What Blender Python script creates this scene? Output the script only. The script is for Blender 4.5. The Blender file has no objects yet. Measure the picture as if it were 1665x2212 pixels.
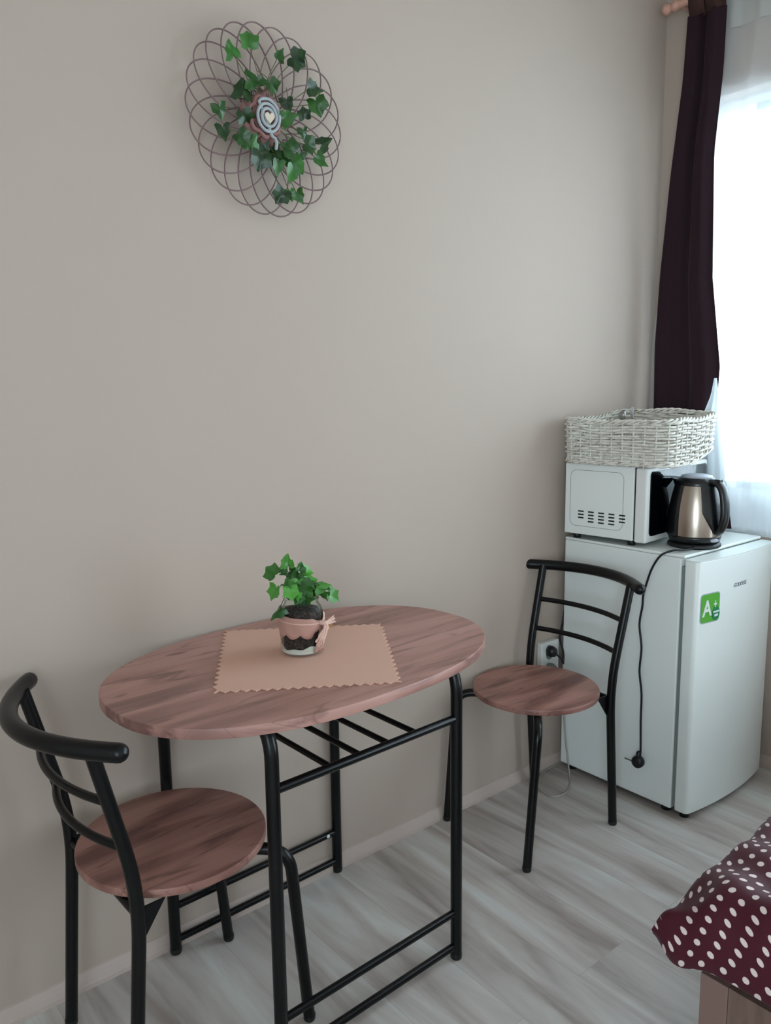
import bpy, bmesh, math, random
from mathutils import Vector, Matrix
random.seed(11)
PI = math.pi
scene = bpy.context.scene
COL = scene.collection

# ---------------------------------------------------------------- camera
CAM = (-0.92022, -1.64993, 1.29979)
YAW, PIT, ROL, FPX = 0.686212, 0.151536, -0.012895, 1703.6
fw = Vector((math.sin(YAW)*math.cos(PIT), math.cos(YAW)*math.cos(PIT), -math.sin(PIT)))
r0 = Vector((math.cos(YAW), -math.sin(YAW), 0)); u0 = r0.cross(fw)
r2 = math.cos(ROL)*r0 + math.sin(ROL)*u0
u2 = -math.sin(ROL)*r0 + math.cos(ROL)*u0
cam = bpy.data.cameras.new('camera'); cam_o = bpy.data.objects.new('camera', cam); COL.objects.link(cam_o)
M = Matrix.Identity(4)
for i in range(3):
    M[i][0] = r2[i]; M[i][1] = u2[i]; M[i][2] = -fw[i]; M[i][3] = CAM[i]
cam_o.matrix_world = M
cam.sensor_fit = 'HORIZONTAL'; cam.sensor_width = 36; cam.lens = FPX/1665*36
cam.clip_start = 0.02
scene.camera = cam_o

# ---------------------------------------------------------------- light
scene.cycles.transparent_max_bounces = 24
scene.view_settings.view_transform = 'Standard'
scene.view_settings.look = 'None'
scene.view_settings.exposure = 0.66
scene.view_settings.gamma = 1.0
scene.view_settings.use_curve_mapping = False
w = bpy.data.worlds.new('sky'); scene.world = w; w.use_nodes = True
bg = w.node_tree.nodes['Background']
SKY = 7.0
bg.inputs[0].default_value = (0.76, 0.89, 1.0, 1); bg.inputs[1].default_value = SKY

def portal(name, loc, sx, sy, rot):
    l = bpy.data.lights.new(name, 'AREA'); l.shape = 'RECTANGLE'; l.size = sx; l.size_y = sy
    l.cycles.is_portal = True
    o = bpy.data.objects.new(name, l); COL.objects.link(o); o.location = loc; o.rotation_euler = rot
    return o

WX = 1.715                         # window wall
WOUT = 1.87                        # outside of it
W1 = (-1.45, -0.115, 0.80, 2.25)    # window: y0 y1 z0 z1
W2 = (-3.05, -1.72, 0.06, 1.95)    # balcony door, unseen, added for its light
W3 = (-3.3, -1.9, 0.45, 1.95)      # unseen window added in the far left wall for its light: y0 y1 z0 z1
YO, XO = -4.0, -2.15
for i, a in enumerate((W1, W2)):
    portal('sky_portal', (WOUT+0.005, (a[0]+a[1])/2, (a[2]+a[3])/2), a[3]-a[2], a[1]-a[0], (0, PI/2, 0))  # portals of the curtained window and of the added balcony door

portal('sky_portal', (XO-.005, (W3[0]+W3[1])/2, (W3[2]+W3[3])/2), W3[3]-W3[2], W3[1]-W3[0], (0, -PI/2, 0))  # portal of the added left window

# ---------------------------------------------------------------- materials
def lin(c):
    return tuple((x/255/12.92 if x/255 <= .04045 else ((x/255+.055)/1.055)**2.4) for x in c)
def mat(name, col, rough=.6, metal=0., spec=.5, **k):
    m = bpy.data.materials.new(name); m.use_nodes = True
    b = m.node_tree.nodes['Principled BSDF']
    b.inputs['Base Color'].default_value = (*lin(col), 1)
    b.inputs['Roughness'].default_value = rough; b.inputs['Metallic'].default_value = metal
    b.inputs['Specular IOR Level'].default_value = spec
    for kk, v in k.items(): b.inputs[kk.replace('_', ' ')].default_value = v
    return m
def N(m, t, **k):
    n = m.node_tree.nodes.new(t)
    for kk, v in k.items(): setattr(n, kk, v)
    return n
def L(m, a, b): m.node_tree.links.new(a, b)
def ramp(m, fac, stops):
    n = N(m, 'ShaderNodeValToRGB'); e = n.color_ramp.elements
    while len(e) < len(stops): e.new(.5)
    for i, (p, c) in enumerate(stops):
        e[i].position = p; e[i].color = (*lin(c), 1) if len(c) == 3 else c
    L(m, fac, n.inputs[0]); return n.outputs[0]
def coords(m, scale=(1, 1, 1), rot=(0, 0, 0), kind='Object', loc=(0, 0, 0)):
    t = N(m, 'ShaderNodeTexCoord'); mp = N(m, 'ShaderNodeMapping')
    mp.inputs['Scale'].default_value = scale; mp.inputs['Rotation'].default_value = rot; mp.inputs['Location'].default_value = loc
    L(m, t.outputs[kind], mp.inputs[0]); return mp.outputs[0]
def noise(m, vec, scale, detail=3, rough=.5, dist=0.):
    n = N(m, 'ShaderNodeTexNoise'); n.inputs['Scale'].default_value = scale; n.inputs['Detail'].default_value = detail
    n.inputs['Roughness'].default_value = rough; n.inputs['Distortion'].default_value = dist
    L(m, vec, n.inputs['Vector']); return n.outputs[0]
def mixc(m, fac, a, b, mode='MIX'):
    n = N(m, 'ShaderNodeMix', data_type='RGBA', blend_type=mode)
    if isinstance(fac, (int, float)): n.inputs[0].default_value = fac
    else: L(m, fac, n.inputs[0])
    for s, v in ((6, a), (7, b)):
        if isinstance(v, tuple): n.inputs[s].default_value = (*lin(v), 1)
        else: L(m, v, n.inputs[s])
    return n.outputs[2]
def base(m): return m.node_tree.nodes['Principled BSDF']
def bump(m, h, strength=.2, dist=.002):
    n = N(m, 'ShaderNodeBump'); n.inputs['Strength'].default_value = strength; n.inputs['Distance'].default_value = dist
    L(m, h, n.inputs['Height']); L(m, n.outputs[0], base(m).inputs['Normal'])

def wood_mat(name, light, mid, dark, knot, axis_rot=0., rough=.42, seed=0.):
    m = mat(name, mid, rough)
    v = coords(m, (1.0, 7.5, 7.5), (0, 0, axis_rot), loc=(seed, seed*.7, 0))
    n1 = noise(m, v, 1.5, 4, .5, .9)
    c = ramp(m, n1, [(.34, dark), (.47, mid), (.60, light)])
    v2 = coords(m, (5, 120, 120), (0, 0, axis_rot))
    n2 = noise(m, v2, 1.5, 2)
    c = mixc(m, ramp(m, n2, [(.35, (0, 0, 0)), (.9, (60, 60, 60))]), c, dark)
    # smoky dark flames along the grain
    v3 = coords(m, (2.2, 13, 13), (0, 0, axis_rot + .03), loc=(.7+seed, .3, 0))
    n3 = noise(m, v3, 1.6, 4, .55, 1.2)
    c = mixc(m, ramp(m, n3, [(.56, (0, 0, 0)), (.70, (215, 215, 215))]), c, knot)
    # narrow crack-like veins
    v4 = coords(m, (.8, 6.5, 6.5), (0, 0, axis_rot - .05), loc=(.2, .9+seed, 0))
    n4 = noise(m, v4, 1.7, 3, .45, .5)
    c = mixc(m, ramp(m, n4, [(.490, (0, 0, 0)), (.5, (190, 190, 190)), (.508, (0, 0, 0))]), c, knot)
    # a few small knots
    v5 = coords(m, (9, 22, 22), (0, 0, axis_rot), loc=(seed*3, .2, 0))
    n5 = noise(m, v5, 1.0, 1)
    c = mixc(m, ramp(m, n5, [(.74, (0, 0, 0)), (.80, (220, 220, 220))]), c, knot)
    L(m, c, base(m).inputs['Base Color'])
    bump(m, n2, .04, .0004)
    return m

m_wall = mat('wall_paint', (188, 172, 160), .9, spec=.2)
v = coords(m_wall, (1, 1, 1)); nn = noise(m_wall, v, 140, 2)
bump(m_wall, nn, .08, .0008)
m_wall2 = mat('white_wall_paint', (238, 234, 228), .9, spec=.2)  # unseen left and front walls, made white to bounce light
m_ceil = mat('ceiling_paint', (196, 188, 178), .9, spec=.2)
m_white = mat('white_enamel', (232, 236, 233), .32)
m_whitep = mat('white_plastic', (225, 225, 222), .4)
m_frame = mat('window_white', (235, 238, 240), .35)
m_black = mat('black_metal', (7, 8, 10), .30, spec=.3)
m_blackp = mat('black_plastic', (12, 13, 15), .28)
m_blackm = mat('matte_black_plastic', (14, 15, 18), .5)
m_cord = mat('black_cord', (10, 11, 16), .4)
m_whitecord = mat('pale_cord', (170, 165, 155), .5)
m_gasket = mat('grey_gasket', (120, 128, 124), .6)
m_dark = mat('dark_recess', (18, 18, 18), .8)
m_steel = mat('brushed_steel', (168, 155, 143), .27, metal=1.)
v = coords(m_steel, (1, 1, 90)); nn = noise(m_steel, v, 8, 2)
bump(m_steel, nn, .05, .0004)
m_grey = mat('grey_lid', (168, 172, 182), .35)
m_glassb = mat('black_oven_glass', (3, 5, 8), .05, spec=.5, IOR=1.45)
m_table = wood_mat('table_laminate', (180, 136, 125), (164, 120, 110), (134, 95, 88), (104, 70, 66), .08)
m_seat = wood_mat('seat_laminate', (172, 126, 114), (148, 104, 94), (118, 78, 71), (80, 48, 44), .1, seed=2.3)
m_mat_felt = mat('felt_placemat', (214, 172, 154), .95, spec=.1)
v = coords(m_mat_felt); bump(m_mat_felt, noise(m_mat_felt, v, 900, 2), .15, .0005)
m_bedwood = mat('bed_laminate', (150, 120, 106), .5)
v = coords(m_bedwood, (8, 8, .8)); nn = noise(m_bedwood, v, 9, 4)
L(m_bedwood, ramp(m_bedwood, nn, [(.3, (94, 73, 63)), (.7, (120, 96, 86))]), base(m_bedwood).inputs['Base Color'])
m_postwood = mat('bed_post_laminate', (122, 96, 88), .5)
m_rod = mat('pink_wood', (206, 158, 140), .5)
m_tab = mat('brown_lining', (58, 32, 27), .9)
m_twig = mat('wicker_twig', (128, 104, 104), .7)
m_stem = mat('stem_green', (92, 96, 58), .6)
m_jstem = mat('ivy_stem', (40, 72, 34), .6)
m_fabric = mat('rosette_cloth', (150, 112, 108), .9, spec=.1)
v = coords(m_fabric); bump(m_fabric, noise(m_fabric, v, 90, 3), .5, .003)
m_ribbon = mat('blue_grey_felt', (172, 178, 181), .9, spec=.1)
m_heart = mat('pale_wood_heart', (226, 210, 192), .6)
m_burlap = mat('pink_burlap', (182, 140, 128), .95, spec=.1)
v = coords(m_burlap); bump(m_burlap, noise(m_burlap, v, 420, 2), .5, .0012)
m_raffia = mat('raffia', (222, 184, 170), .8)
m_tag = mat('amber_leaf', (150, 98, 52), .5)
m_soil = mat('dark_soil', (46, 34, 34), .9)
v = coords(m_soil); nn = noise(m_soil, v, 190, 4)
L(m_soil, ramp(m_soil, nn, [(.35, (26, 18, 18)), (.62, (70, 52, 50)), (.75, (130, 105, 98))]), base(m_soil).inputs['Base Color'])
bump(m_soil, nn, .9, .003)
m_sand = mat('white_sand', (215, 207, 200), .9)
m_utensil = mat('steel_cutlery', (150, 150, 150), .3, metal=1.)
m_wicker = mat('white_wicker', (222, 222, 216), .55)
v = coords(m_wicker); nn = noise(m_wicker, v, 60, 3)
L(m_wicker, ramp(m_wicker, nn, [(.28, (170, 160, 146)), (.42, (214, 209, 199)), (.8, (236, 232, 224))]), base(m_wicker).inputs['Base Color'])
m_sgreen = mat('sticker_green', (84, 168, 52), .45)
m_sdark = mat('sticker_dark_green', (18, 128, 84), .45)
m_sgrey = mat('sticker_grey', (170, 180, 186), .5)
m_swhite = mat('sticker_white', (225, 232, 228), .45)
m_logo = mat('logo_grey', (112, 120, 134), .4)

def leaf_mat(name, a, b):
    m = mat(name, a, .34)
    oi = N(m, 'ShaderNodeObjectInfo')
    c = ramp(m, oi.outputs['Random'], [(0., a), (.6, b), (1., tuple(min(255, int(x*1.35+18)) for x in b))])
    v = coords(m, (1, 1, 1)); nn = noise(m, v, 3., 2)
    c = mixc(m, ramp(m, nn, [(.5, (0, 0, 0)), (.8, (110, 110, 110))]), c, (132, 176, 112))
    L(m, c, base(m).inputs['Base Color'])
    return m
m_leaf = leaf_mat('ivy_leaf', (12, 44, 14), (28, 74, 18))
m_jleaf = leaf_mat('potted_ivy_leaf', (20, 66, 20), (50, 108, 32))

# floor: long grey planks running out from the wall
m_floor = mat('grey_laminate', (150, 146, 142), .42, spec=.35)
t = coords(m_floor, (1, 1, 1), (0, 0, PI/2), loc=(0.07, .33, 0))
br = N(m_floor, 'ShaderNodeTexBrick'); br.inputs['Scale'].default_value = 1
br.inputs['Brick Width'].default_value = 1.2; br.inputs['Row Height'].default_value = .185
br.inputs['Mortar Size'].default_value = .0007; br.inputs['Mortar Smooth'].default_value = .6
br.offset = .37; br.inputs['Bias'].default_value = 0
br.inputs['Color1'].default_value = (.2, .2, .2, 1); br.inputs['Color2'].default_value = (.8, .8, .8, 1)
br.inputs['Mortar'].default_value = (.5, .5, .5, 1)
L(m_floor, t, br.inputs['Vector'])
v = coords(m_floor, (7.5, .9, 1))
addv = N(m_floor, 'ShaderNodeVectorMath', operation='MULTIPLY_ADD'); L(m_floor, br.outputs['Color'], addv.inputs[0]); addv.inputs[1].default_value = (5, 9, 3); L(m_floor, v, addv.inputs[2])
n1 = noise(m_floor, addv.outputs[0], 1.6, 4, .55, .7)
c = ramp(m_floor, n1, [(.28, (150, 136, 130)), (.5, (193, 184, 178)), (.70, (214, 213, 208))])
v2 = coords(m_floor, (60, 3, 1)); n2 = noise(m_floor, v2, 2, 3)
c = mixc(m_floor, ramp(m_floor, n2, [(.4, (0, 0, 0)), (.8, (60, 60, 60))]), c, (152, 141, 136))
c = mixc(m_floor, .12, c, br.outputs['Color'], 'OVERLAY')
c = mixc(m_floor, br.outputs['Fac'], c, (160, 151, 146))
L(m_floor, c, base(m_floor).inputs['Base Color'])
m_basebd = mat('skirting', (196, 179, 170), .5)

# cloths
m_maroon = mat('maroon_velvet', (42, 27, 33), .85, spec=.15)
base(m_maroon).inputs['Sheen Weight'].default_value = .12
base(m_maroon).inputs['Sheen Tint'].default_value = (.5, .35, .45, 1)
def sheer_mat(name, col, transp, transl):
    m = bpy.data.materials.new(name); m.use_nodes = True; nt = m.node_tree; nt.nodes.clear()
    o = nt.nodes.new('ShaderNodeOutputMaterial'); d = nt.nodes.new('ShaderNodeBsdfDiffuse'); tl = nt.nodes.new('ShaderNodeBsdfTranslucent'); tr = nt.nodes.new('ShaderNodeBsdfTransparent')
    d.inputs[0].default_value = (*lin(col), 1); tl.inputs[0].default_value = (*lin(col), 1)
    a = nt.nodes.new('ShaderNodeMixShader'); a.inputs[0].default_value = transl
    nt.links.new(d.outputs[0], a.inputs[1]); nt.links.new(tl.outputs[0], a.inputs[2])
    b = nt.nodes.new('ShaderNodeMixShader'); b.inputs[0].default_value = transp
    nt.links.new(a.outputs[0], b.inputs[1]); nt.links.new(tr.outputs[0], b.inputs[2])
    nt.links.new(b.outputs[0], o.inputs[0]); return m
m_sheer = sheer_mat('sheer_voile', (246, 250, 253), .42, .55)
m_sheer3 = sheer_mat('sheer_voile_folded', (232, 238, 242), .10, .5)
m_sheer2 = sheer_mat('sheer_heading', (220, 224, 222), .12, .35)
def glass_mat(name, tint, fac):
    m = bpy.data.materials.new(name); m.use_nodes = True; nt = m.node_tree; nt.nodes.clear()
    o = nt.nodes.new('ShaderNodeOutputMaterial'); tr = nt.nodes.new('ShaderNodeBsdfTransparent'); g = nt.nodes.new('ShaderNodeBsdfGlossy')
    g.inputs['Roughness'].default_value = .03; tr.inputs[0].default_value = (*tint, 1)
    lw = nt.nodes.new('ShaderNodeLayerWeight'); lw.inputs[0].default_value = fac
    mx = nt.nodes.new('ShaderNodeMixShader'); mu = nt.nodes.new('ShaderNodeMath'); mu.operation = 'MULTIPLY'; mu.inputs[1].default_value = .45
    nt.links.new(lw.outputs['Fresnel'], mu.inputs[0]); nt.links.new(mu.outputs[0], mx.inputs[0])
    nt.links.new(tr.outputs[0], mx.inputs[1]); nt.links.new(g.outputs[0], mx.inputs[2]); nt.links.new(mx.outputs[0], o.inputs[0])
    return m
m_pane = glass_mat('window_glass', (.96, .98, .98), .25)
m_jar = glass_mat('jar_glass', (.94, .97, .95), .10)

m_dots = mat('polka_dot_cotton', (70, 14, 29), .7, spec=.25)
base(m_dots).inputs['Sheen Weight'].default_value = .08
tc = N(m_dots, 'ShaderNodeTexCoord'); mp = N(m_dots, 'ShaderNodeMapping'); mp.inputs['Rotation'].default_value = (0, 0, PI/4 + .1)
mp.inputs['Scale'].default_value = (41, 41, 1)
L(m_dots, tc.outputs['UV'], mp.inputs[0])
vo = N(m_dots, 'ShaderNodeTexVoronoi', voronoi_dimensions='2D'); vo.inputs['Randomness'].default_value = 0; vo.inputs['Scale'].default_value = 1
L(m_dots, mp.outputs[0], vo.inputs['Vector'])
c = ramp(m_dots, vo.outputs['Distance'], [(.20, (214, 196, 192)), (.235, (68, 13, 28))])
L(m_dots, c, base(m_dots).inputs['Base Color'])

# ---------------------------------------------------------------- mesh helpers
class MB:
    def __init__(s): s.v = []; s.f = []; s.sm = []
    def add(s, vs, fs, smooth=False):
        k = len(s.v); s.v += [tuple(p) for p in vs]
        s.f += [tuple(i+k for i in f) for f in fs]; s.sm += [smooth]*len(fs); return s
    def box(s, x0, x1, y0, y1, z0, z1, M=None):
        vs = [(x, y, z) for z in (z0, z1) for y in (y0, y1) for x in (x0, x1)]
        if M: vs = [M @ Vector(p) for p in vs]
        return s.add(vs, [(0, 2, 3, 1), (4, 5, 7, 6), (0, 1, 5, 4), (2, 6, 7, 3), (0, 4, 6, 2), (1, 3, 7, 5)])
    def rings(s, rings, cap=True, smooth=True, closed=False):
        n = len(rings[0]); vs = [p for r in rings for p in r]; fs = []
        m = len(rings)
        for i in range(m if closed else m-1):
            a = i*n; b = ((i+1) % m)*n
            for j in range(n):
                k = (j+1) % n; fs.append((a+j, a+k, b+k, b+j))
        s.add(vs, fs, smooth)
        if cap and not closed:
            s.add(rings[0], [tuple(reversed(range(n)))]); s.add(rings[-1], [tuple(range(n))])
        return s
    def tube(s, pts, r, n=10, cap='flat', closed=False):
        pts = [Vector(p) for p in pts]; m = len(pts)
        rr = r if isinstance(r, (list, tuple)) else [r]*m
        T = []
        for i in range(m):
            if closed: d = pts[(i+1) % m]-pts[i-1]
            else: d = pts[min(i+1, m-1)]-pts[max(i-1, 0)]
            T.append(d.normalized())
        up = Vector((0, 0, 1)) if abs(T[0].z) < .9 else Vector((1, 0, 0))
        nrm = (up - T[0]*up.dot(T[0])).normalized(); R = []
        seq = list(zip(pts, T, rr))
        if cap == 'round' and not closed:
            def capr(p, t, rad, sg):
                return [(p + t*sg*rad*math.sin(a), t, rad*math.cos(a)) for a in (1.45, 1.15, .8, .4)]
            a = capr(pts[0], T[0], rr[0], -1); b = list(reversed(capr(pts[-1], T[-1], rr[-1], 1)))
            seq = a + seq + b
        for p, t, rad in seq:
            nrm = (nrm - t*nrm.dot(t)).normalized(); bn = t.cross(nrm)
            R.append([p + nrm*rad*math.cos(2*PI*j/n) + bn*rad*math.sin(2*PI*j/n) for j in range(n)])
        return s.rings(R, cap=True, closed=closed)
    def lathe(s, prof, n=32, M=None, cap=False):
        R = []
        for r, z in prof:
            ring = [Vector((r*math.cos(2*PI*j/n), r*math.sin(2*PI*j/n), z)) for j in range(n)]
            if M: ring = [M @ p for p in ring]
            R.append(ring)
        return s.rings(R, cap=cap)
    def prism(s, outline, z0, z1, M=None, smooth_side=False):
        n = len(outline)
        a = [Vector((x, y, z0)) for x, y in outline]; b = [Vector((x, y, z1)) for x, y in outline]
        if M: a = [M @ p for p in a]; b = [M @ p for p in b]
        s.add(a+b, [(j, (j+1) % n, (j+1) % n+n, j+n) for j in range(n)], smooth_side)
        s.add(a, [tuple(reversed(range(n)))]); s.add(b, [tuple(range(n))]); return s
    def build(s, name, material, parent=None, bevel=0, seg=2, loc=None):
        me = bpy.data.meshes.new(name); me.from_pydata(s.v, [], s.f); me.update()
        me.polygons.foreach_set('use_smooth', s.sm)
        me.materials.append(material)
        o = bpy.data.objects.new(name, me); COL.objects.link(o)
        if parent: o.parent = parent
        if loc: o.location = loc
        if bevel:
            b = o.modifiers.new('bevel', 'BEVEL'); b.width = bevel; b.segments = seg; b.limit_method = 'ANGLE'; b.angle_limit = .7; b.harden_normals = False
        return o
def merge(o, d=1e-5):
    bm = bmesh.new(); bm.from_mesh(o.data); bmesh.ops.remove_doubles(bm, verts=bm.verts, dist=d); bmesh.ops.recalc_face_normals(bm, faces=bm.faces)
    bm.to_mesh(o.data); bm.free(); return o
def thing(name, label, cat, loc=(0, 0, 0), rz=0, group=None):
    o = bpy.data.objects.new(name, None); COL.objects.link(o); o.empty_display_size = .05
    o.location = loc; o.rotation_euler = (0, 0, rz); o['label'] = label; o['category'] = cat
    if group: o['group'] = group
    return o
def tag(o, label, cat, group=None):
    o['label'] = label; o['category'] = cat
    if group: o['group'] = group
    return o
def struct(o): o['kind'] = 'structure'; return o
def fillet(pts, rad, n=7):
    pts = [Vector(p) for p in pts]; out = [pts[0]]
    for i in range(1, len(pts)-1):
        a, b, c = pts[i-1], pts[i], pts[i+1]
        r = rad[i-1] if isinstance(rad, (list, tuple)) else rad
        r = min(r, (a-b).length*.49, (c-b).length*.49)
        p = b+(a-b).normalized()*r; q = b+(c-b).normalized()*r
        for k in range(n+1):
            t = k/n; out.append(p*(1-t)**2 + b*2*t*(1-t) + q*t*t)
    out.append(pts[-1]); return out
def catmull(pts, n=8):
    P = [Vector(p) for p in pts]; P = [P[0]*2-P[1]] + P + [P[-1]*2-P[-2]]; out = []
    for i in range(1, len(P)-2):
        for k in range(n):
            t = k/n; a, b, c, d = P[i-1], P[i], P[i+1], P[i+2]
            out.append(.5*((2*b)+(c-a)*t+(2*a-5*b+4*c-d)*t*t+(3*b-a-3*c+d)*t**3))
    out.append(P[-2]); return out

# ---------------------------------------------------------------- the room
XL, YB, ZC = -2.0, -3.9, 2.78
struct(MB().box(XL, WOUT, YO, 0.12, -.1, 0).build('floor', m_floor))
struct(MB().box(XL, WOUT, YO, 0.12, ZC, ZC+.1).build('ceiling', m_ceil))
struct(MB().box(XL, WOUT, 0, .12, 0, ZC).build('wall_back', m_wall))
struct(MB().box(XL, WOUT, YO, YB, 0, ZC).build('wall_front', m_wall2))
mb = MB()
mb.box(XO, XL, YO, W3[0], 0, ZC); mb.box(XO, XL, W3[1], .12, 0, ZC); mb.box(XO, XL, W3[0], W3[1], 0, W3[2]); mb.box(XO, XL, W3[0], W3[1], W3[3], ZC)
struct(mb.build('wall_left', m_wall2))
e3 = bpy.data.objects.new('added_window', None); COL.objects.link(e3); e3.location = (XO+.06, (W3[0]+W3[1])/2, W3[2]); e3.rotation_euler = (0, 0, PI/2); e3['kind'] = 'structure'  # unseen window, added to light the left-facing surfaces
mb = MB(); hw = (W3[1]-W3[0])/2; hh = W3[3]-W3[2]
for a_ in ((-hw, -hw+.05, 0, hh), (hw-.05, hw, 0, hh), (-hw+.05, hw-.05, 0, .05), (-hw+.05, hw-.05, hh-.05, hh), (-.03, .03, .05, hh-.05)):
    mb.box(a_[0], a_[1], -.03, .03, a_[2], a_[3])
fr3 = mb.build('window_frame', m_frame, e3)
MB().box(-hw+.05, hw-.05, -.003, .003, .05, hh-.05).build('pane', m_pane, fr3)
mb = MB()
ys = [YB, W2[0], W2[1], W1[0], W1[1], 0.]
mb.box(WX, WOUT, YB, W2[0], 0, ZC); mb.box(WX, WOUT, W2[1], W1[0], 0, ZC); mb.box(WX, WOUT, W1[1], 0, 0, ZC)
mb.box(WX, WOUT, W2[0], W2[1], 0, W2[2]); mb.box(WX, WOUT, W2[0], W2[1], W2[3], ZC)
mb.box(WX, WOUT, W1[0], W1[1], 0, W1[2]); mb.box(WX, WOUT, W1[0], W1[1], W1[3], ZC)
struct(mb.build('wall_right', m_wall))
def window(name, a, mull, sill=True, rail=.03):
    y0, y1, z0, z1 = a; x0, x1 = WOUT-.075, WOUT-.02; t = .03
    e = bpy.data.objects.new(name, None); COL.objects.link(e); e.location = (x0, (y0+y1)/2, z0); e['kind'] = 'structure'
    X, Y, Z = e.location
    m = MB()
    def bx(ya, yb, za, zb, xa=x0, xb=x1): m.box(xa-X, xb-X, ya-Y, yb-Y, za-Z, zb-Z)
    bx(y0, y0+t, z0, z1); bx(y1-t, y1, z0, z1); bx(y0+t, y1-t, z0, z0+rail); bx(y0+t, y1-t, z1-t, z1)
    m.build('window_frame', m_frame, e)
    eds = [y0+t] + mull + [y1-t]
    for i in range(len(eds)-1):
        a0, b0 = eds[i]+.004, eds[i+1]-.004; s = .022
        m = MB()
        bx(a0, a0+s, z0+rail, z1-t, x0-.012, x1-.02); bx(b0-s, b0, z0+rail, z1-t, x0-.012, x1-.02)
        bx(a0+s, b0-s, z0+rail, z0+rail+s, x0-.012, x1-.02); bx(a0+s, b0-s, z1-t-s, z1-t, x0-.012, x1-.02)
        sa = m.build('sash', m_frame, e)
        m = MB(); bx(a0+s, b0-s, z0+rail+s, z1-t-s, x0+.02, x0+.024); m.build('pane', m_pane, sa)
    if sill:
        m = MB(); bx(y0-.0, y1+.0, z0-.0, z0+.02, WX-.0+.0, x0); m.build('window_sill', m_frame, e)
    return e
window('window_1', W1, [-.325, -.885], rail=.15)
window('door_1', W2, [-2.25], False)  # unseen balcony door, added for light from the right
# skirting boards, a quarter-round profile
def skirt(name, p, q, nrm):
    p = Vector(p); q = Vector(q); nrm = Vector(nrm); prof = [(0, 0), (.014, 0), (.014, .010), (.011, .021), (.007, .032), (.0045, .038), (0, .040)]
    R = [[e + nrm*a + Vector((0, 0, b)) for a, b in prof] for e in (p, q)]
    o = MB().rings(R, cap=True, smooth=False).build(name, m_basebd); struct(o); merge(o)
skirt('baseboard_back', (XL, 0, 0), (WX, 0, 0), (0, -1, 0))
skirt('baseboard_right', (WX, -.02, 0), (WX, W2[1], 0), (-1, 0, 0))

# ---------------------------------------------------------------- dining table
TY = -.2886; TR = .027
table = thing('dining_table', 'oval wood-topped bistro table on a black tube frame against the wall', 'table', (0, TY, 0), TR)
Lh, Wh, ye, se = .4365, .280, .4365*.95, .88
def sp(v, e): return math.copysign(abs(v)**e, v)
def table_outline(grow=0):
    out = []
    for i in range(49):
        th = -PI/2+PI*i/48
        out.append((Lh-ye+(ye+grow)*sp(math.cos(th), se), (Wh+grow)*sp(math.sin(th), se)))
    return out + [(-x, -y) for x, y in out]
Mt = Matrix.Translation((-.0234, -.0045, 0)) @ Matrix.Rotation(.0562-TR, 4, 'Z')
top = MB().prism(table_outline(), .730, .750, Mt, True).build('tabletop', m_table, table, bevel=.0015)
merge(top)
LX, YBk, YFr = .2393, .2752-.008, -.184
for sx in (-1, 1):
    path = fillet([(sx*LX, YFr, 0.012), (sx*LX, YFr, .7165), (sx*LX, YBk, .7165), (sx*LX, YBk, .012)], .075, 9)
    MB().tube(path, .0132, 14).build('leg_frame', m_black, table)
    for yy in (YFr, YBk):
        MB().lathe([(0, .0), (.0125, .0), (.0137, .003), (.0137, .012), (.0132, .014)], 16, Matrix.Translation((sx*LX, yy, 0))).build('foot_cap', m_blackp, table)
for yy in (YFr, YBk):
    for zz, rr in ((.1165, .0085), (.0317, .0085), (.5852, .0092)):
        ra = MB().tube([(-LX+.008, yy, zz), (LX-.008, yy, zz)], rr, 12).build('rail', m_black, table)
        if yy == YBk and zz == .1165:
            cp = MB().lathe([(0, .0022), (.004, .002), (.0052, 0)], 14, Matrix.Translation((LX-.034, yy-.0082, zz+.002)) @ Matrix.Rotation(PI/2, 4, 'X')).build('screw_cap', m_swhite, ra)
            cp['label'] = 'small white screw cap'
for xx in (-.108, -.034, .042, .118):
    MB().tube([(xx, YFr+.004, .5872), (xx, YBk-.004, .5872)], .0062, 10).build('shelf_rod', m_black, table)

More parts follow.
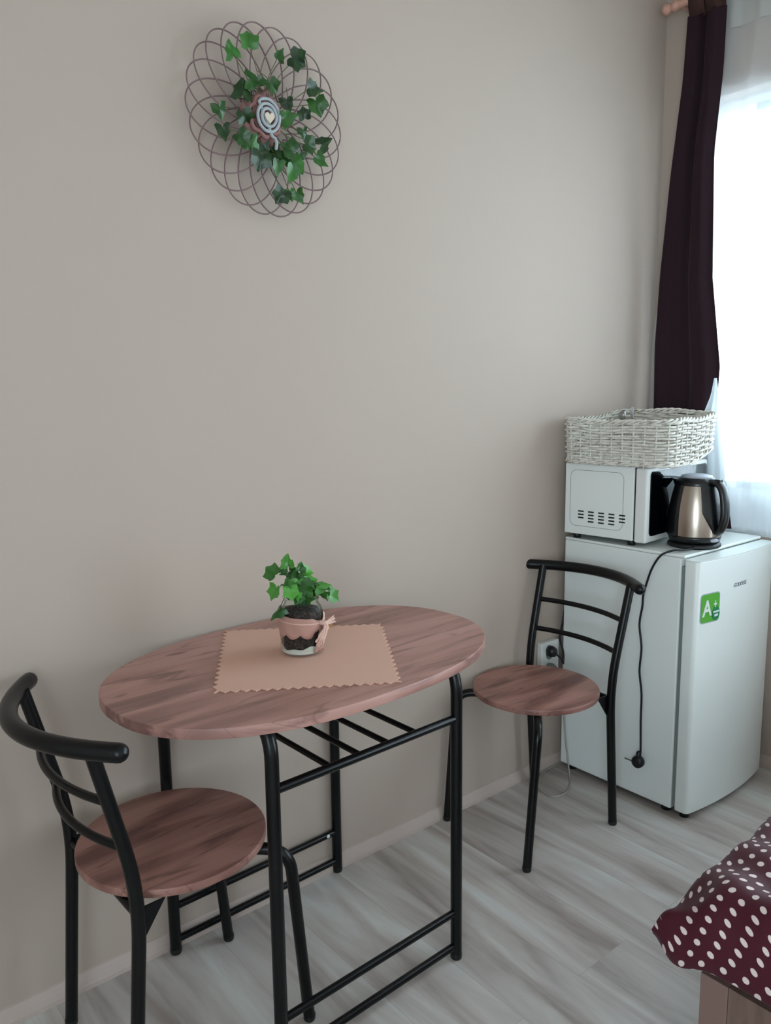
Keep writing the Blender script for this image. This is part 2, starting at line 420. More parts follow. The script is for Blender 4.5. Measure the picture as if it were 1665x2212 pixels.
# ---------------------------------------------------------------- chairs
def chair_parts(c):
    # seat
    o = [(.1845*math.cos(2*PI*i/72), .1845*math.sin(2*PI*i/72)) for i in range(72)]
    merge(MB().prism(o, .4145, .4305, None, True).build('seat', m_seat, c, bevel=.002))
    # front legs: one bent arch below the seat, split at the middle into two legs
    for s in (-1, 1):
        p = fillet([(.202, s*.165, .012), (.166, s*.165, .4015), (.012, s*.014, .4015)], .05, 9)
        MB().tube(p, .0122, 14).build('leg', m_black, c)
        # back leg continues up as the backrest upright
        p = fillet([(-.1735, s*.159, .012), (-.141, s*.160, .445), (-.2115, s*.168, .738)], .10, 9)
        MB().tube(p, .0125, 14).build('leg', m_black, c)
        MB().lathe([(0, 0), (.011, 0), (.0127, .003), (.0127, .012), (.0122, .014)], 14, Matrix.Translation((.203, s*.165, 0))).build('foot_cap', m_blackp, c)
        MB().lathe([(0, 0), (.011, 0), (.0130, .003), (.0130, .012), (.0125, .014)], 14, Matrix.Translation((-.1740, s*.159, 0))).build('foot_cap', m_blackp, c)
        # gusset between upright and seat
        g = [(-.142, .4145), (-.150, .345), (-.140, .350), (-.095, .4145)]
        Mx = Matrix.Translation((0, s*.155-.002, 0)) @ Matrix.Rotation(PI/2, 4, 'X')
        MB().prism([(a, b) for a, b in g], -.002, .002, Mx).build('bracket', m_black, c)
    MB().tube([(-.145, -.160, .404), (-.145, .160, .404)], .0085, 12).build('crossbar', m_black, c)
    def bow(half, xe, xm, z, n=25):
        return [(xe+(xm-xe)*(1-(2*i/(n-1)-1)**2), half*(2*i/(n-1)-1), z) for i in range(n)]
    MB().tube(bow(.2185, -.184, -.276, .738), .0162, 16, 'round').build('backrest_rail', m_black, c)
    for z, x in ((.632, -.186), (.540, -.163)):
        MB().tube(bow(.163, x, x-.036, z), .0078, 12).build('backrest_slat', m_black, c)
chair0 = thing('dining_chair', 'black tube chair with round wood seat at the left end of the table', 'chair', (-.327, -.240, 0), math.radians(2), 'bistro chairs at the table')
chair_parts(chair0)
chair1 = chair0.copy(); COL.objects.link(chair1)
chair1.location = (.8355, -.198, 0); chair1.rotation_euler = (0, 0, math.radians(180-2.8))
chair1['label'] = 'black tube chair with round wood seat in front of the white refrigerator'
for ch in list(chair0.children):
    d = ch.copy(); COL.objects.link(d); d.parent = chair1

# ---------------------------------------------------------------- refrigerator
FX, FB, FF, FH = 1.178, -.030, -.450, .8156
fr = thing('refrigerator', 'small white refrigerator with a green energy sticker on its door', 'refrigerator', (FX+.23, (FB+FF)/2, 0))
ox, oy = -(FX+.23), -(FB+FF)/2
Mf = Matrix.Translation((ox, oy, 0))
MB().box(FX, FX+.466, FF, FB, .020, .806, Mf).build('body', m_white, fr, bevel=.004)
MB().box(FX-.001, FX+.467, FF-.012, FB, .8065, FH, Mf).build('top_panel', m_white, fr, bevel=.004, seg=3)
MB().box(FX+.006, FX+.460, FF-.0115, FF-.0005, .03, .782, Mf).build('door_gasket', m_gasket, fr)
def door_outline():
    xa, xb = FX-.001, FX+.467; yb = FF-.013; out = [(xb, yb), (xa, yb)]
    def front(x):
        u = (x-xa)/(xb-xa)*2-1; return FF-.076+.022*u*u
    r = .016
    for k in range(7):
        a = PI+k/6*PI/2*.92; cx = xa+r; cy = front(xa+r)+r
        out.append((cx+r*math.cos(a), cy+r*math.sin(a)))
    for k in range(1, 20): x = xa+r+(xb-xa-2*r)*k/20; out.append((x, front(x)))
    for k in range(7):
        a = 3*PI/2+.08*PI/2+k/6*PI/2*.92; cx = xb-r; cy = front(xb-r)+r
        out.append((cx+r*math.cos(a), cy+r*math.sin(a)))
    return out, front
dout, dfront = door_outline()
door = merge(MB().prism(dout, .022, .803, Mf, True).build('door', m_white, fr, bevel=.004, seg=3))
# grip channel lip along the top of the door
MB().prism([(x, y) if y > FF-.03 else (x, y) for x, y in dout], .803, .8045, Mf @ Matrix.Translation((.0, .0, 0))).build('door_cap', m_white, door)
for dx in (.03, .43):
    for yy in (FF+.03, FB-.03):
        MB().lathe([(0, 0), (.016, 0), (.016, .02), (0, .02)], 14, Mf @ Matrix.Translation((FX+dx, yy, 0))).build('foot', m_blackm, fr)
MB().lathe([(0, 0), (.014, 0), (.014, .024), (0, .024)], 14, Mf @ Matrix.Translation((FX+.03, FF-.03, 0))).build('foot', m_blackm, fr)
def door_patch(outline, off, name, material, parent, thick=.0006):
    # outline in (x, z), laid on the curved door
    mbx = MB(); n = len(outline)
    a = [Mf @ Vector((x, dfront(x)-off, z)) for x, z in outline]; b = [Mf @ Vector((x, dfront(x)-off-thick, z)) for x, z in outline]
    mbx.add(a+b, [(j, (j+1) % n, (j+1) % n+n, j+n) for j in range(n)]); mbx.add(b, [tuple(range(n))]); mbx.add(a, [tuple(reversed(range(n)))])
    return mbx.build(name, material, parent)
SX0, SX1, SZ0, SZ1 = 1.196, 1.278, .618, .702
def rrect(x0, x1, z0, z1, r, n=5):
    out = []
    for cx, cz, a0 in ((x0+r, z0+r, PI), (x1-r, z0+r, 1.5*PI), (x1-r, z1-r, 0), (x0+r, z1-r, PI/2)):
        for k in range(n+1): a = a0+k/n*PI/2; out.append((cx+r*math.cos(a), cz+r*math.sin(a)))
    return out
st = door_patch(rrect(SX0-.003, SX1+.003, SZ0-.003, SZ1+.003, .012), .0004, 'energy_sticker', m_sgrey, door)
st['label'] = 'green energy class sticker'
door_patch(rrect(SX0, SX1, SZ0, SZ1, .010), .0012, 'sticker_face', m_sgreen, st)
oc = [(1.263+.0185*math.cos(2*PI*k/8+.39), .640+.0215*math.sin(2*PI*k/8+.39)) for k in range(8)]
door_patch(oc, .0020, 'sticker_badge', m_sdark, st)
door_patch([(1.249, .6425), (1.277, .6435), (1.277, .6485), (1.249, .6475)], .0028, 'badge_line', m_swhite, st)
door_patch([(1.255, .631), (1.271, .632), (1.271, .6385), (1.255, .6375)], .0028, 'badge_line', m_swhite, st)
def text(body, size, name, material, parent, x, z, off, shear=0., sx=1., bold=0.):
    cu = bpy.data.curves.new(name, 'FONT'); cu.body = body; cu.size = size; cu.extrude = .0003; cu.shear = shear; cu.offset = bold
    tmp = bpy.data.objects.new('t', cu); COL.objects.link(tmp)
    dg = bpy.context.evaluated_depsgraph_get(); dg.update()
    me = bpy.data.meshes.new_from_object(tmp.evaluated_get(dg)); bpy.data.objects.remove(tmp)
    for vtx in me.vertices:
        px, pz, d = vtx.co.x*sx+x, vtx.co.y+z, vtx.co.z
        q = Mf @ Vector((px, dfront(px)-off-d, pz)); vtx.co = q
    me.materials.clear(); me.materials.append(material); me.name = name
    o = bpy.data.objects.new(name, me); COL.objects.link(o); o.parent = parent; return o
text('A', .066, 'sticker_letter', m_swhite, st, 1.203, .638, .0022, bold=.0016, sx=.86)
text('+', .040, 'sticker_plus', m_swhite, st, 1.250, .655, .0024, bold=.0006, sx=.7)
text('GODDESS', .0175, 'logo_lettering', m_logo, door, 1.350, .704, .0006, shear=.25, sx=.95)['label'] = 'small grey maker lettering'

# ---------------------------------------------------------------- microwave
MA = math.radians(5)
mw = thing('microwave_oven', 'white microwave oven with black glass door on top of the refrigerator', 'microwave', (1.186, -.323, FH), MA)
MWW, MWD, MZ0, MZ1 = .42, .285, .018, .2475
MB().box(0, MWW, .042, MWD, MZ0, MZ1).build('body', m_white, mw, bevel=.003)
MB().box(0.001, MWW-.001, 0.0, .038, MZ0-.004, MZ1-.002).build('door', m_whitep, mw, bevel=.006, seg=3)
dr = [c for c in mw.children if c.name.startswith('door')][0]
MB().box(.006, MWW-.006, .038, .042, MZ0+.004, MZ1-.004).build('door_seam', m_dark, mw)
o = rrect(.022, MWW-.012, .034, MZ1-.014, .014)
MB().prism(o, 0, .003, Matrix.Translation((0, 0, 0)) @ Matrix.Rotation(PI/2, 4, 'X')).build('door_glass', m_glassb, dr)
def rr3(y0, y1, z0, z1, r): return rrect(y0, y1, z0, z1, r)
pr = rr3(.075, MWD-.02, .045, MZ1-.02, .022)
ring = MB(); inner = rr3(.0762, MWD-.0212, .0462, MZ1-.0212, .0208)
n = len(pr); ring.add([(-.0008, a, b) for a, b in pr]+[(-.0008, a, b) for a, b in inner], [(j, (j+1) % n, (j+1) % n+n, j+n) for j in range(n)])
ring.build('side_embossing', m_gasket, mw)
for ci in range(5):
    yc = .078 + ci*.0365
    cnt = (3, 4, 4, 4, 3)[ci]
    for k in range(cnt):
        zc = .094 - k*.0105 - (4-ci)*.0 - (0 if cnt == 4 else 0)
        MB().box(-.0012, .0005, yc-.010, yc+.010, zc-.0022, zc+.0022).build('vent_slot', m_dark, mw)
for x in (.03, MWW-.03):
    for y in (.06, MWD-.03):
        MB().lathe([(0, 0), (.012, 0), (.012, .019), (0, .019)], 12, Matrix.Translation((x, y, 0))).build('foot', m_blackm, mw)

# ---------------------------------------------------------------- kettle
KX, KY, KZ = 1.342, -.396, FH
ket = thing('electric_kettle', 'brushed steel and black electric kettle standing on the refrigerator', 'kettle', (KX, KY, KZ), math.radians(-96))
# local +X = handle direction
MB().lathe([(0, 0), (.074, 0), (.0785, .003), (.0785, .009), (.074, .014), (0, .014)], 48).build('power_base', m_blackm, ket)
MB().lathe([(0, .0145), (.066, .0145), (.074, .020), (.0775, .030), (.0785, .038), (.0, .038)], 48).build('lower_ring', m_blackp, ket)
prof = [(.0780, .038), (.0782, .06), (.0775, .085), (.0755, .110), (.0715, .138), (.066, .165), (.0595, .190)]
MB().lathe(prof, 64).build('steel_body', m_steel, ket)
MB().lathe([(.0585, .189), (.0595, .193), (.0565, .203), (.051, .211), (.047, .2135), (0, .2135)], 48).build('collar', m_blackp, ket)
MB().lathe([(.046, .2136), (.045, .218), (.032, .222), (0, .2235)], 40).build('lid', m_grey, ket)
# black spine panels hugging the body (handle side and spout side)
def body_r(z):
    for (ra, za), (rb, zb) in zip(prof, prof[1:]):
        if z <= zb: return ra+(rb-ra)*(z-za)/(zb-za)
    return prof[-1][0]
def strip(a0, wfun, z0, z1, off, name, parent, material, nz=16, na=10):
    m = MB(); R = []
    for i in range(nz+1):
        z = z0+(z1-z0)*i/nz; w = wfun(i/nz)
        row = [];
        for j in range(na+1):
            a = a0-w+2*w*j/na; o_ = off*math.sin(PI*j/na)**.4+.0004; r = body_r(z)+o_
            row.append((r*math.cos(a), r*math.sin(a), z))
        R.append(row)
    vs = [p for r in R for p in r]; fs = []
    for i in range(nz):
        for j in range(na): a = i*(na+1)+j; fs.append((a, a+1, a+na+2, a+na+1))
    m.add(vs, fs, True); return m.build(name, material, parent)
hd_w = lambda t: .16+.50*min(1, t*2.2)**.8+.10*t
strip(0, hd_w, .046, .192, .003, 'handle_plate', ket, m_blackp)
strip(math.radians(-118), lambda t: .46-.02*t, .037, .192, .004, 'water_gauge_panel', ket, m_blackp)
# spout
MB().add([(-.058, -.022, .176), (-.058, .022, .176), (-.056, .024, .204), (-.056, -.024, .204), (-.088, 0, .203), (-.066, 0, .172)],
         [(0, 3, 4), (0, 4, 5), (1, 5, 4), (1, 4, 2), (3, 2, 4)], False).build('spout', m_blackp, ket)
# handle loop: flat wide bow
hp = catmull([(.050, 0, .203), (.078, 0, .196), (.093, 0, .170), (.100, 0, .125), (.099, 0, .090), (.090, 0, .062), (.080, 0, .050)], 7)
R = []
for i, p in enumerate(hp):
    tt = (hp[min(i+1, len(hp)-1)]-hp[max(i-1, 0)]).normalized(); nn_ = Vector((-tt.z, 0, tt.x)); s_ = Vector((0, 1, 0))
    wy, wn = .0175, .0105
    R.append([p + nn_*wn*math.cos(2*PI*j/14) + s_*wy*math.sin(2*PI*j/14) for j in range(14)])
hnd = MB().rings(R).build('handle', m_blackp, ket)
MB().box(.064, .084, -.009, .009, .203, .212).build('lid_release', m_blackp, ket, bevel=.002)
sw = MB().lathe([(0, .006), (.010, .0055), (.0135, 0)], 20, Matrix.Translation((.0765*math.cos(-.12), .0765*math.sin(-.12), .0275)) @ Matrix.Rotation(-.12, 4, 'Z') @ Matrix.Rotation(PI/2, 4, 'Y') @ Matrix.Diagonal((.45, 1.25, 1, 1))).build('switch', m_grey, ket)
sw['label'] = 'clear grey rocker switch'
# its cord and plug: they move with the kettle, so they are parts
Mk = Matrix.Translation((KX, KY, KZ)) @ Matrix.Rotation(math.radians(-96), 4, 'Z')
Mki = Mk.inverted()
cpts = [(1.275, -.432, .8235), (1.245, -.437, .8225), (1.215, -.430, .8225), (1.186, -.413, .8225), (1.1695, -.388, .806), (1.170, -.362, .765), (1.171, -.346, .720), (1.172, -.334, .675), (1.172, -.332, .639), (1.171, -.325, .579), (1.171, -.335, .507), (1.171, -.331, .432), (1.171, -.341, .36), (1.171, -.342, .269), (1.171, -.345, .190), (1.170, -.346, .165)]
cpts = [Mki @ Vector(p) for p in catmull(cpts, 6)]
cord = MB().tube(cpts, .0032, 8).build('power_cord', m_cord, ket)
pl = MB(); Mp = Mki @ Matrix.Translation((1.160, -.346, .142))
pl.lathe([(.0035, .034), (.0075, .030), (.008, .012)], 12, Mp)
pl.lathe([(0, -.018), (.013, -.018), (.0185, -.013), (.0195, 0), (.0185, .008), (.011, .010), (0, .010)], 20, Mp @ Matrix.Rotation(PI/2, 4, 'Y') @ Matrix.Rotation(.2, 4, 'Z') @ Matrix.Diagonal((1, 1, .8, 1)))
plug = pl.build('plug', m_cord, cord)
for s in (-1, 1):
    MB().tube([Mp @ Vector((-.004, s*.0095+.014, -.004)), Mp @ Vector((-.004, s*.0095+.036, -.004))], .0022, 8, 'round').build('pin', m_utensil, cord)

# ---------------------------------------------------------------- basket (real weave)
BZ = FH + MZ1 + .001
bk = thing('wicker_basket', 'open white painted wicker basket on top of the microwave', 'basket', (1.335, -.196, BZ), math.radians(7))
BW, BD, BH = .180, .176, .140      # half width, half depth, height
def rr_path(hw, hd, r):
    segs = []
    st_ = [((-hw+r, -hd), (hw-r, -hd)), ((hw, -hd+r), (hw, hd-r)), ((hw-r, hd), (-hw+r, hd)), ((-hw, hd-r), (-hw, -hd+r))]
    cs = [(hw-r, -hd+r, -PI/2), (hw-r, hd-r, 0), (-hw+r, hd-r, PI/2), (-hw+r, -hd+r, PI)]
    pts = []
    for (a, b), (cx, cy, a0) in zip(st_, cs):
        for k in range(24): t_ = k/24; pts.append((a[0]+(b[0]-a[0])*t_, a[1]+(b[1]-a[1])*t_))
        for k in range(12): a_ = a0+k/12*PI/2; pts.append((cx+r*math.cos(a_), cy+r*math.sin(a_)))
    # arc length resample
    d = [0]
    for i in range(len(pts)): p, q = pts[i], pts[(i+1) % len(pts)]; d.append(d[-1]+math.hypot(q[0]-p[0], q[1]-p[1]))
    Lp = d[-1]
    def at(s):
        s = (s % 1)*Lp; import bisect
        i = min(bisect.bisect_right(d, s)-1, len(pts)-1); p, q = pts[i], pts[(i+1) % len(pts)]; t_ = (s-d[i])/max(1e-9, d[i+1]-d[i])
        dx, dy = q[0]-p[0], q[1]-p[1]; l = math.hypot(dx, dy) or 1
        return (p[0]+dx*t_, p[1]+dy*t_, dy/l, -dx/l)
    return at, Lp
bat, BL_ = rr_path(BW, BD, .055)
NS = 38
def lift(x, f):      # the right-hand end of the old basket curls up
    t_ = max(0, (x+.03)/(BW+.03)); return (.046*(1-f)+.020*f)*t_**1.4
def brim(s):   # wavy rim height
    return .0035*math.sin(2*PI*s*3+1)+.002*math.sin(2*PI*s*7)
rows = 15
weave = MB()
for k in range(rows):
    z0 = .008+(BH-.018)*k/(rows-1); ph = k % 2; pts = []; ns = NS*4
    jit = [random.uniform(-.0026, .0026) for _ in range(24)]; amp = [random.uniform(.0035, .0075) for _ in range(25)]
    fl = 1+.03*(k/rows)
    for i in range(ns):
        s = i/ns; x, y, nx, ny = bat(s)
        ofs = amp[int(s*24)]*math.cos(PI*(s*NS+ph)); jj = s*24; j0 = int(jj); jt = jit[j0 % 24]*(1-(jj-j0))+jit[(j0+1) % 24]*(jj-j0)
        pts.append((x*fl+nx*ofs, y*fl+ny*ofs, z0+jt+brim(s)*(k/rows)+lift(x, k/rows)))
    weave.tube(pts, random.uniform(.0030, .0042), 6, closed=True)
weave.build('woven_side', m_wicker, bk)
stk = MB()
for i in range(NS):
    x, y, nx, ny = bat(i/NS); stk.tube([(x, y, .0+lift(x, 0)), (x*1.015, y*1.015, BH*.5+lift(x, .5)), (x*1.03, y*1.03, BH-.006+lift(x, 1))], .0028, 6)
stk.build('stakes', m_wicker, bk)
rim = MB()
for q in range(3):
    pts = []; ns = NS*5
    for i in range(ns):
        s = i/ns; x, y, nx, ny = bat(s); a = 2*PI*(s*NS/2+q/3)
        pts.append((x*1.03+nx*.0052*math.cos(a), y*1.03+ny*.0052*math.cos(a), BH-.003+.0052*math.sin(a)+brim(s)+lift(x, 1)))
    rim.tube(pts, .0034, 6, closed=True)
rim.build('braided_rim', m_wicker, bk)
foot = MB()
for q in range(2):
    pts = []; ns = NS*5
    for i in range(ns):
        s = i/ns; x, y, nx, ny = bat(s); a = 2*PI*(s*NS/2+q/2)
        pts.append((x+nx*(.003+.0045*math.cos(a)), y+ny*(.003+.0045*math.cos(a)), .0078+.0042*math.sin(a)+lift(x, 0)))
    foot.tube(pts, .0034, 6, closed=True)
foot.build('braided_foot', m_wicker, bk)
out = [bat(i/60)[:2] for i in range(60)]
vs = [(x*.985, y*.985, .0012+lift(x, 0)) for x, y in out]+[(x*.985, y*.985, .006+lift(x, 0)) for x, y in out]+[(x*q, y*q, z+lift(x*q, 0)) for z in (.0012, .006) for q in (.6, .25) for x, y in out]
fs = [(j, (j+1) % 60, (j+1) % 60+60, j+60) for j in range(60)]
for b0_, r1_, r2_ in ((0, 120, 180), (60, 240, 300)):
    for j in range(60): k = (j+1) % 60; fs += [(b0_+j, b0_+k, r1_+k, r1_+j), (r1_+j, r1_+k, r2_+k, r2_+j)]
    fs.append(tuple(r2_+j for j in range(60)))
merge(MB().add(vs, fs).build('bottom', m_wicker, bk))
# cutlery standing in the basket
fk = thing('fork', 'grey steel fork standing in the white wicker basket', 'fork', (1.325, -.175, BZ+.009), math.radians(-38))
MB().tube([(0, 0, .005), (.003, 0, .12)], .0032, 8, 'round').build('handle', m_utensil, fk)
hd = MB()
hd.add([(-.002, -.006, .115), (-.002, .006, .115), (-.002, .012, .132), (-.002, -.012, .132), (.0, -.006, .115), (.0, .006, .115), (.0, .012, .132), (.0, -.012, .132)],
       [(0, 1, 2, 3), (7, 6, 5, 4), (0, 4, 5, 1), (1, 5, 6, 2), (2, 6, 7, 3), (3, 7, 4, 0)])
for k in range(4):
    yy = -.0105+k*.007; hd.tube([(-.001, yy, .130), (-.004, yy, .150), (-.001, yy, .168)], [.0016, .0015, .0008], 6)
hd.build('tines', m_utensil, fk)
ld = thing('ladle', 'blurred grey ladle head beside the fork in the white wicker basket', 'ladle', (1.296, -.155, BZ+.009), math.radians(-38))
MB().tube([(0, 0, .005), (.0, 0, .13)], .003, 8, 'round').build('handle', m_utensil, ld)
MB().lathe([(0, -.012), (.010, -.009), (.016, -.001), (.017, .006), (.0155, .006), (.009, -.006), (0, -.009)], 20, Matrix.Translation((0, 0, .142)) @ Matrix.Rotation(PI/2, 4, 'Y')).build('bowl', m_utensil, ld)

# ---------------------------------------------------------------- wall socket with plugs and pale cable
so = thing('wall_socket', 'white double socket box on the wall behind the chair near the refrigerator', 'socket', (1.124, 0, .392))
MB().box(-.045, .045, -.022, 0, -.075, .070).build('box', m_whitep, so, bevel=.004, seg=3)
for z in (.030, -.032):
    MB().lathe([(.021, 0), (.0235, .0015), (.0245, 0)], 24, Matrix.Translation((-.004, -.022, z)) @ Matrix.Rotation(PI/2, 4, 'X')).build('outlet_ring', m_whitep, so)
    MB().lathe([(0, .0005), (.021, .0005)], 24, Matrix.Translation((-.004, -.0222, z)) @ Matrix.Rotation(PI/2, 4, 'X')).build('outlet_face', m_gasket, so)
pc = thing('microwave_plug', 'black plug with cord pushed into the upper socket outlet', 'plug', (1.112, -.0245, .433))
MB().lathe([(0, 0), (.019, 0), (.0195, .012), (.015, .026), (0, .028)], 20, Matrix.Rotation(PI/2, 4, 'X') @ Matrix.Diagonal((.85, 1, 1, 1))).build('plug_body', m_cord, pc)
pth = [(0, -.02, 0), (.018, -.034, -.02), (.028, -.038, -.038), (.034, -.034, -.040), (.045, -.025, -.01), (.062, .004, .03), (.085, .012, .075), (.10, .012, .15)]
MB().tube(catmull(pth, 6), .0033, 8).build('cord', m_cord, pc)
wc = thing('refrigerator_plug', 'pale plug in the lower outlet with a cable looping on the floor', 'plug', (1.114, -.0245, .372))
MB().lathe([(0, 0), (.0185, 0), (.019, .012), (.014, .024), (0, .026)], 20, Matrix.Rotation(PI/2, 4, 'X')).build('plug_body', m_gasket, wc)
pth = [(1.118, -.048, .36), (1.130, -.062, .30), (1.152, -.060, .215), (1.158, -.064, .13), (1.160, -.075, .05), (1.150, -.092, .0035), (1.095, -.135, .003), (1.043, -.160, .003), (.995, -.150, .003), (.992, -.105, .003), (1.02, -.062, .003), (1.10, -.022, .003), (1.172, -.018, .003), (1.25, -.018, .003)]
MB().tube([Vector(p)-Vector((1.114, -.0245, .372)) for p in catmull(pth, 8)], .0028, 8).build('cable', m_whitecord, wc)

# ---------------------------------------------------------------- placemat
c0 = [(-.084, -.034), (-.284, -.364), (.009, -.552), (.221, -.233)]
ctr = Vector((sum(p[0] for p in c0)/4, sum(p[1] for p in c0)/4))
zig = []
for i in range(4):
    a = Vector(c0[i]); b = Vector(c0[(i+1) % 4]); nt_ = 15 if i % 2 == 0 else 18
    d = (b-a).normalized(); nv = Vector((d.y, -d.x))
    if (a+b).dot(nv)/2 - ctr.dot(nv) < 0: nv = -nv
    for k in range(nt_):
        zig.append(a+(b-a)*(k/nt_)+nv*.0042); zig.append(a+(b-a)*((k+.5)/nt_)-nv*.0052)
plc = MB().prism([(p.x-ctr.x, p.y-ctr.y) for p in zig], 0, .0022).build('placemat', m_mat_felt, None, loc=(ctr.x, ctr.y, .7502))
tag(plc, 'pale pink felt placemat with zigzag edges lying on the oval table', 'placemat')

# ---------------------------------------------------------------- ivy leaf meshes
def leaf_mesh(name, material, lobes, fold, seed):
    rnd = random.Random(seed); out = [(r*math.cos(a), r*math.sin(a)) for a, r in lobes]
    n = len(out); vs = [(0, 0, 0)]; fs = []
    for ring in (.5, 1.):
        for (x, y) in out:
            zz = fold*abs(y)*ring + .07*math.sin(x*6+seed)*ring + rnd.uniform(-.02, .02)*ring
            vs.append((x*ring, y*ring, zz))
    for j in range(n):
        k = (j+1) % n; fs.append((0, 1+j, 1+k)); fs.append((1+j, 1+n+j, 1+n+k, 1+k))
    me = bpy.data.meshes.new(name); me.from_pydata(vs, [], fs); me.update(); me.polygons.foreach_set('use_smooth', [True]*len(fs)); me.materials.append(material)
    return me
D = math.radians
LOB = [(D(0), .64), (D(14), .53), (D(26), .47), (D(44), .49), (D(60), .60), (D(80), .50), (D(98), .45), (D(122), .54), (D(145), .42), (D(165), .28), (D(180), .14)]
LOB = LOB + [(-a, r*.97) for a, r in reversed(LOB[1:-1])]
LOB2 = [(a, r*(.9+.2*math.sin(3*a+1))) for a, r in LOB]
LOB3 = [(D(0), .7), (D(20), .42), (D(52), .40), (D(76), .30), (D(110), .42), (D(135), .34), (D(160), .2), (D(180), .08), (-D(160), .2), (-D(135), .38), (-D(110), .44), (-D(76), .34), (-D(52), .40), (-D(20), .45)]
wl = [leaf_mesh('leaf', m_leaf, LOB, .35, 1), leaf_mesh('leaf', m_leaf, LOB2, -.3, 2), leaf_mesh('leaf', m_leaf, LOB3, .5, 3)]
jl = [leaf_mesh('leaf', m_jleaf, LOB, .4, 4), leaf_mesh('leaf', m_jleaf, LOB3, -.5, 5), leaf_mesh('leaf', m_jleaf, LOB2, .6, 6)]
def put_leaf(meshes, i, p, size, ang, parent, nrm, tilt, rnd):
    o = bpy.data.objects.new('leaf', meshes[i % len(meshes)]); COL.objects.link(o); o.parent = parent
    nrm = (Vector(nrm)+Vector((rnd.uniform(-tilt, tilt), rnd.uniform(-tilt, tilt), rnd.uniform(-tilt, tilt)))).normalized()
    side = Vector((0, 0, 1)).cross(nrm).normalized(); upv = nrm.cross(side)
    a = math.radians(ang); X = side*math.cos(a)+upv*math.sin(a); Y = nrm.cross(X)
    Mx = Matrix.Identity(4)
    for k in range(3): Mx[k][0] = X[k]*size; Mx[k][1] = Y[k]*size; Mx[k][2] = nrm[k]*size; Mx[k][3] = p[k]
    o.matrix_basis = Mx; return o

# ---------------------------------------------------------------- wreath on the wall
WC = Vector((.080, -.004, 1.905))
wr = thing('wall_wreath', 'round twig wreath with artificial ivy and a cloth rosette on the wall', 'wreath', tuple(WC))
tw = MB(); n = 2200; pts = []
for i in range(n):
    th = 14*PI*i/n; r = .127+.073*math.cos(th*22/7)+.003*math.sin(th*3)
    yy = -.020-.010*math.sin(th*22/7+.8)-.016*(1-r/.2)
    pts.append((r*math.cos(th), yy, r*math.sin(th)*1.01))
tw.tube(pts, .0017, 6, closed=True); tw.build('twig_rings', m_twig, wr)
rnd = random.Random(5)
WLEAF = [(0.0156,-0.0672,2.0397,0.0418,95),(-0.0202,-0.0611,2.0141,0.0390,110),(0.0891,-0.0646,2.0286,0.0362,60),(0.1365,-0.0599,2.0380,0.0473,-20),(0.0234,-0.0595,1.9699,0.0445,-10),(0.0389,-0.0707,1.9669,0.0278,10),(0.0661,-0.0717,1.9662,0.0334,-40),(0.0025,-0.0553,1.9410,0.0501,80),(0.1698,-0.0668,1.9824,0.0501,0),(0.1874,-0.0673,1.9532,0.0473,-70),(0.1172,-0.0521,1.9474,0.0362,-80),(0.1035,-0.0626,1.9063,0.0473,20),(0.0044,-0.0553,1.8964,0.0390,-60),(-0.0589,-0.0625,1.8957,0.0362,-75),(-0.0505,-0.0592,1.8561,0.0418,-80),(-0.0133,-0.0690,1.8457,0.0390,-45),(0.0189,-0.0593,1.8353,0.0418,70),(0.0511,-0.0546,1.8387,0.0362,-75),(0.0379,-0.0615,1.8129,0.0473,-100),(0.0831,-0.0572,1.8258,0.0501,100),(0.0829,-0.0586,1.8076,0.0418,-90),(0.1126,-0.0707,1.8390,0.0445,160),(0.1322,-0.0568,1.8205,0.0473,-60),(0.1207,-0.0602,1.7974,0.0473,-110),(0.1540,-0.0660,1.9220,0.0306,100),(0.1449,-0.0714,1.8851,0.0278,-80),(0.1515,-0.0547,1.8402,0.0306,-100),(0.1629,-0.0625,1.8610,0.0418,-10),(0.2079,-0.0576,1.8723,0.0418,30),(0.1956,-0.0544,1.8384,0.0445,-30),(0.0921,-0.0577,1.7458,0.0418,-120),(0.1176,-0.0536,1.7525,0.0306,-80),(0.1307,-0.0641,1.7500,0.0390,-60)]
stems = MB(); cen = Vector((.062, -.045, 1.90))
for i, (x, y, z, s, a) in enumerate(WLEAF):
    p = Vector((x, y, z)) - WC
    put_leaf(wl, i, p, s*1.02, a, wr, (-.3, -1, -.1), .28, rnd)
    d = Vector((x, y, z))-cen; d.normalize(); q = cen + d*.03 - WC
    mid = (p+q)/2 + Vector((rnd.uniform(-.015, .015), .012, rnd.uniform(-.012, .012)))
    stems.tube(catmull([q, mid, p+Vector((0, .002, 0))], 6), .0009, 5)
for k in range(14):
    a = rnd.uniform(0, 2*PI); r1 = rnd.uniform(.06, .10)
    P = [Vector((-.018+.03*math.cos(a), -.035, -.005+.03*math.sin(a)))]
    for t_ in (.5, 1, 1.5): P.append(Vector((-.01+r1*math.cos(a+t_*.5)*(.6+t_*.3), -.04+rnd.uniform(-.01, .01), r1*math.sin(a+t_*.5)*(.6+t_*.3))))
    stems.tube(catmull(P, 5), .0008, 5)
stems.build('ivy_stems', m_stem, wr)
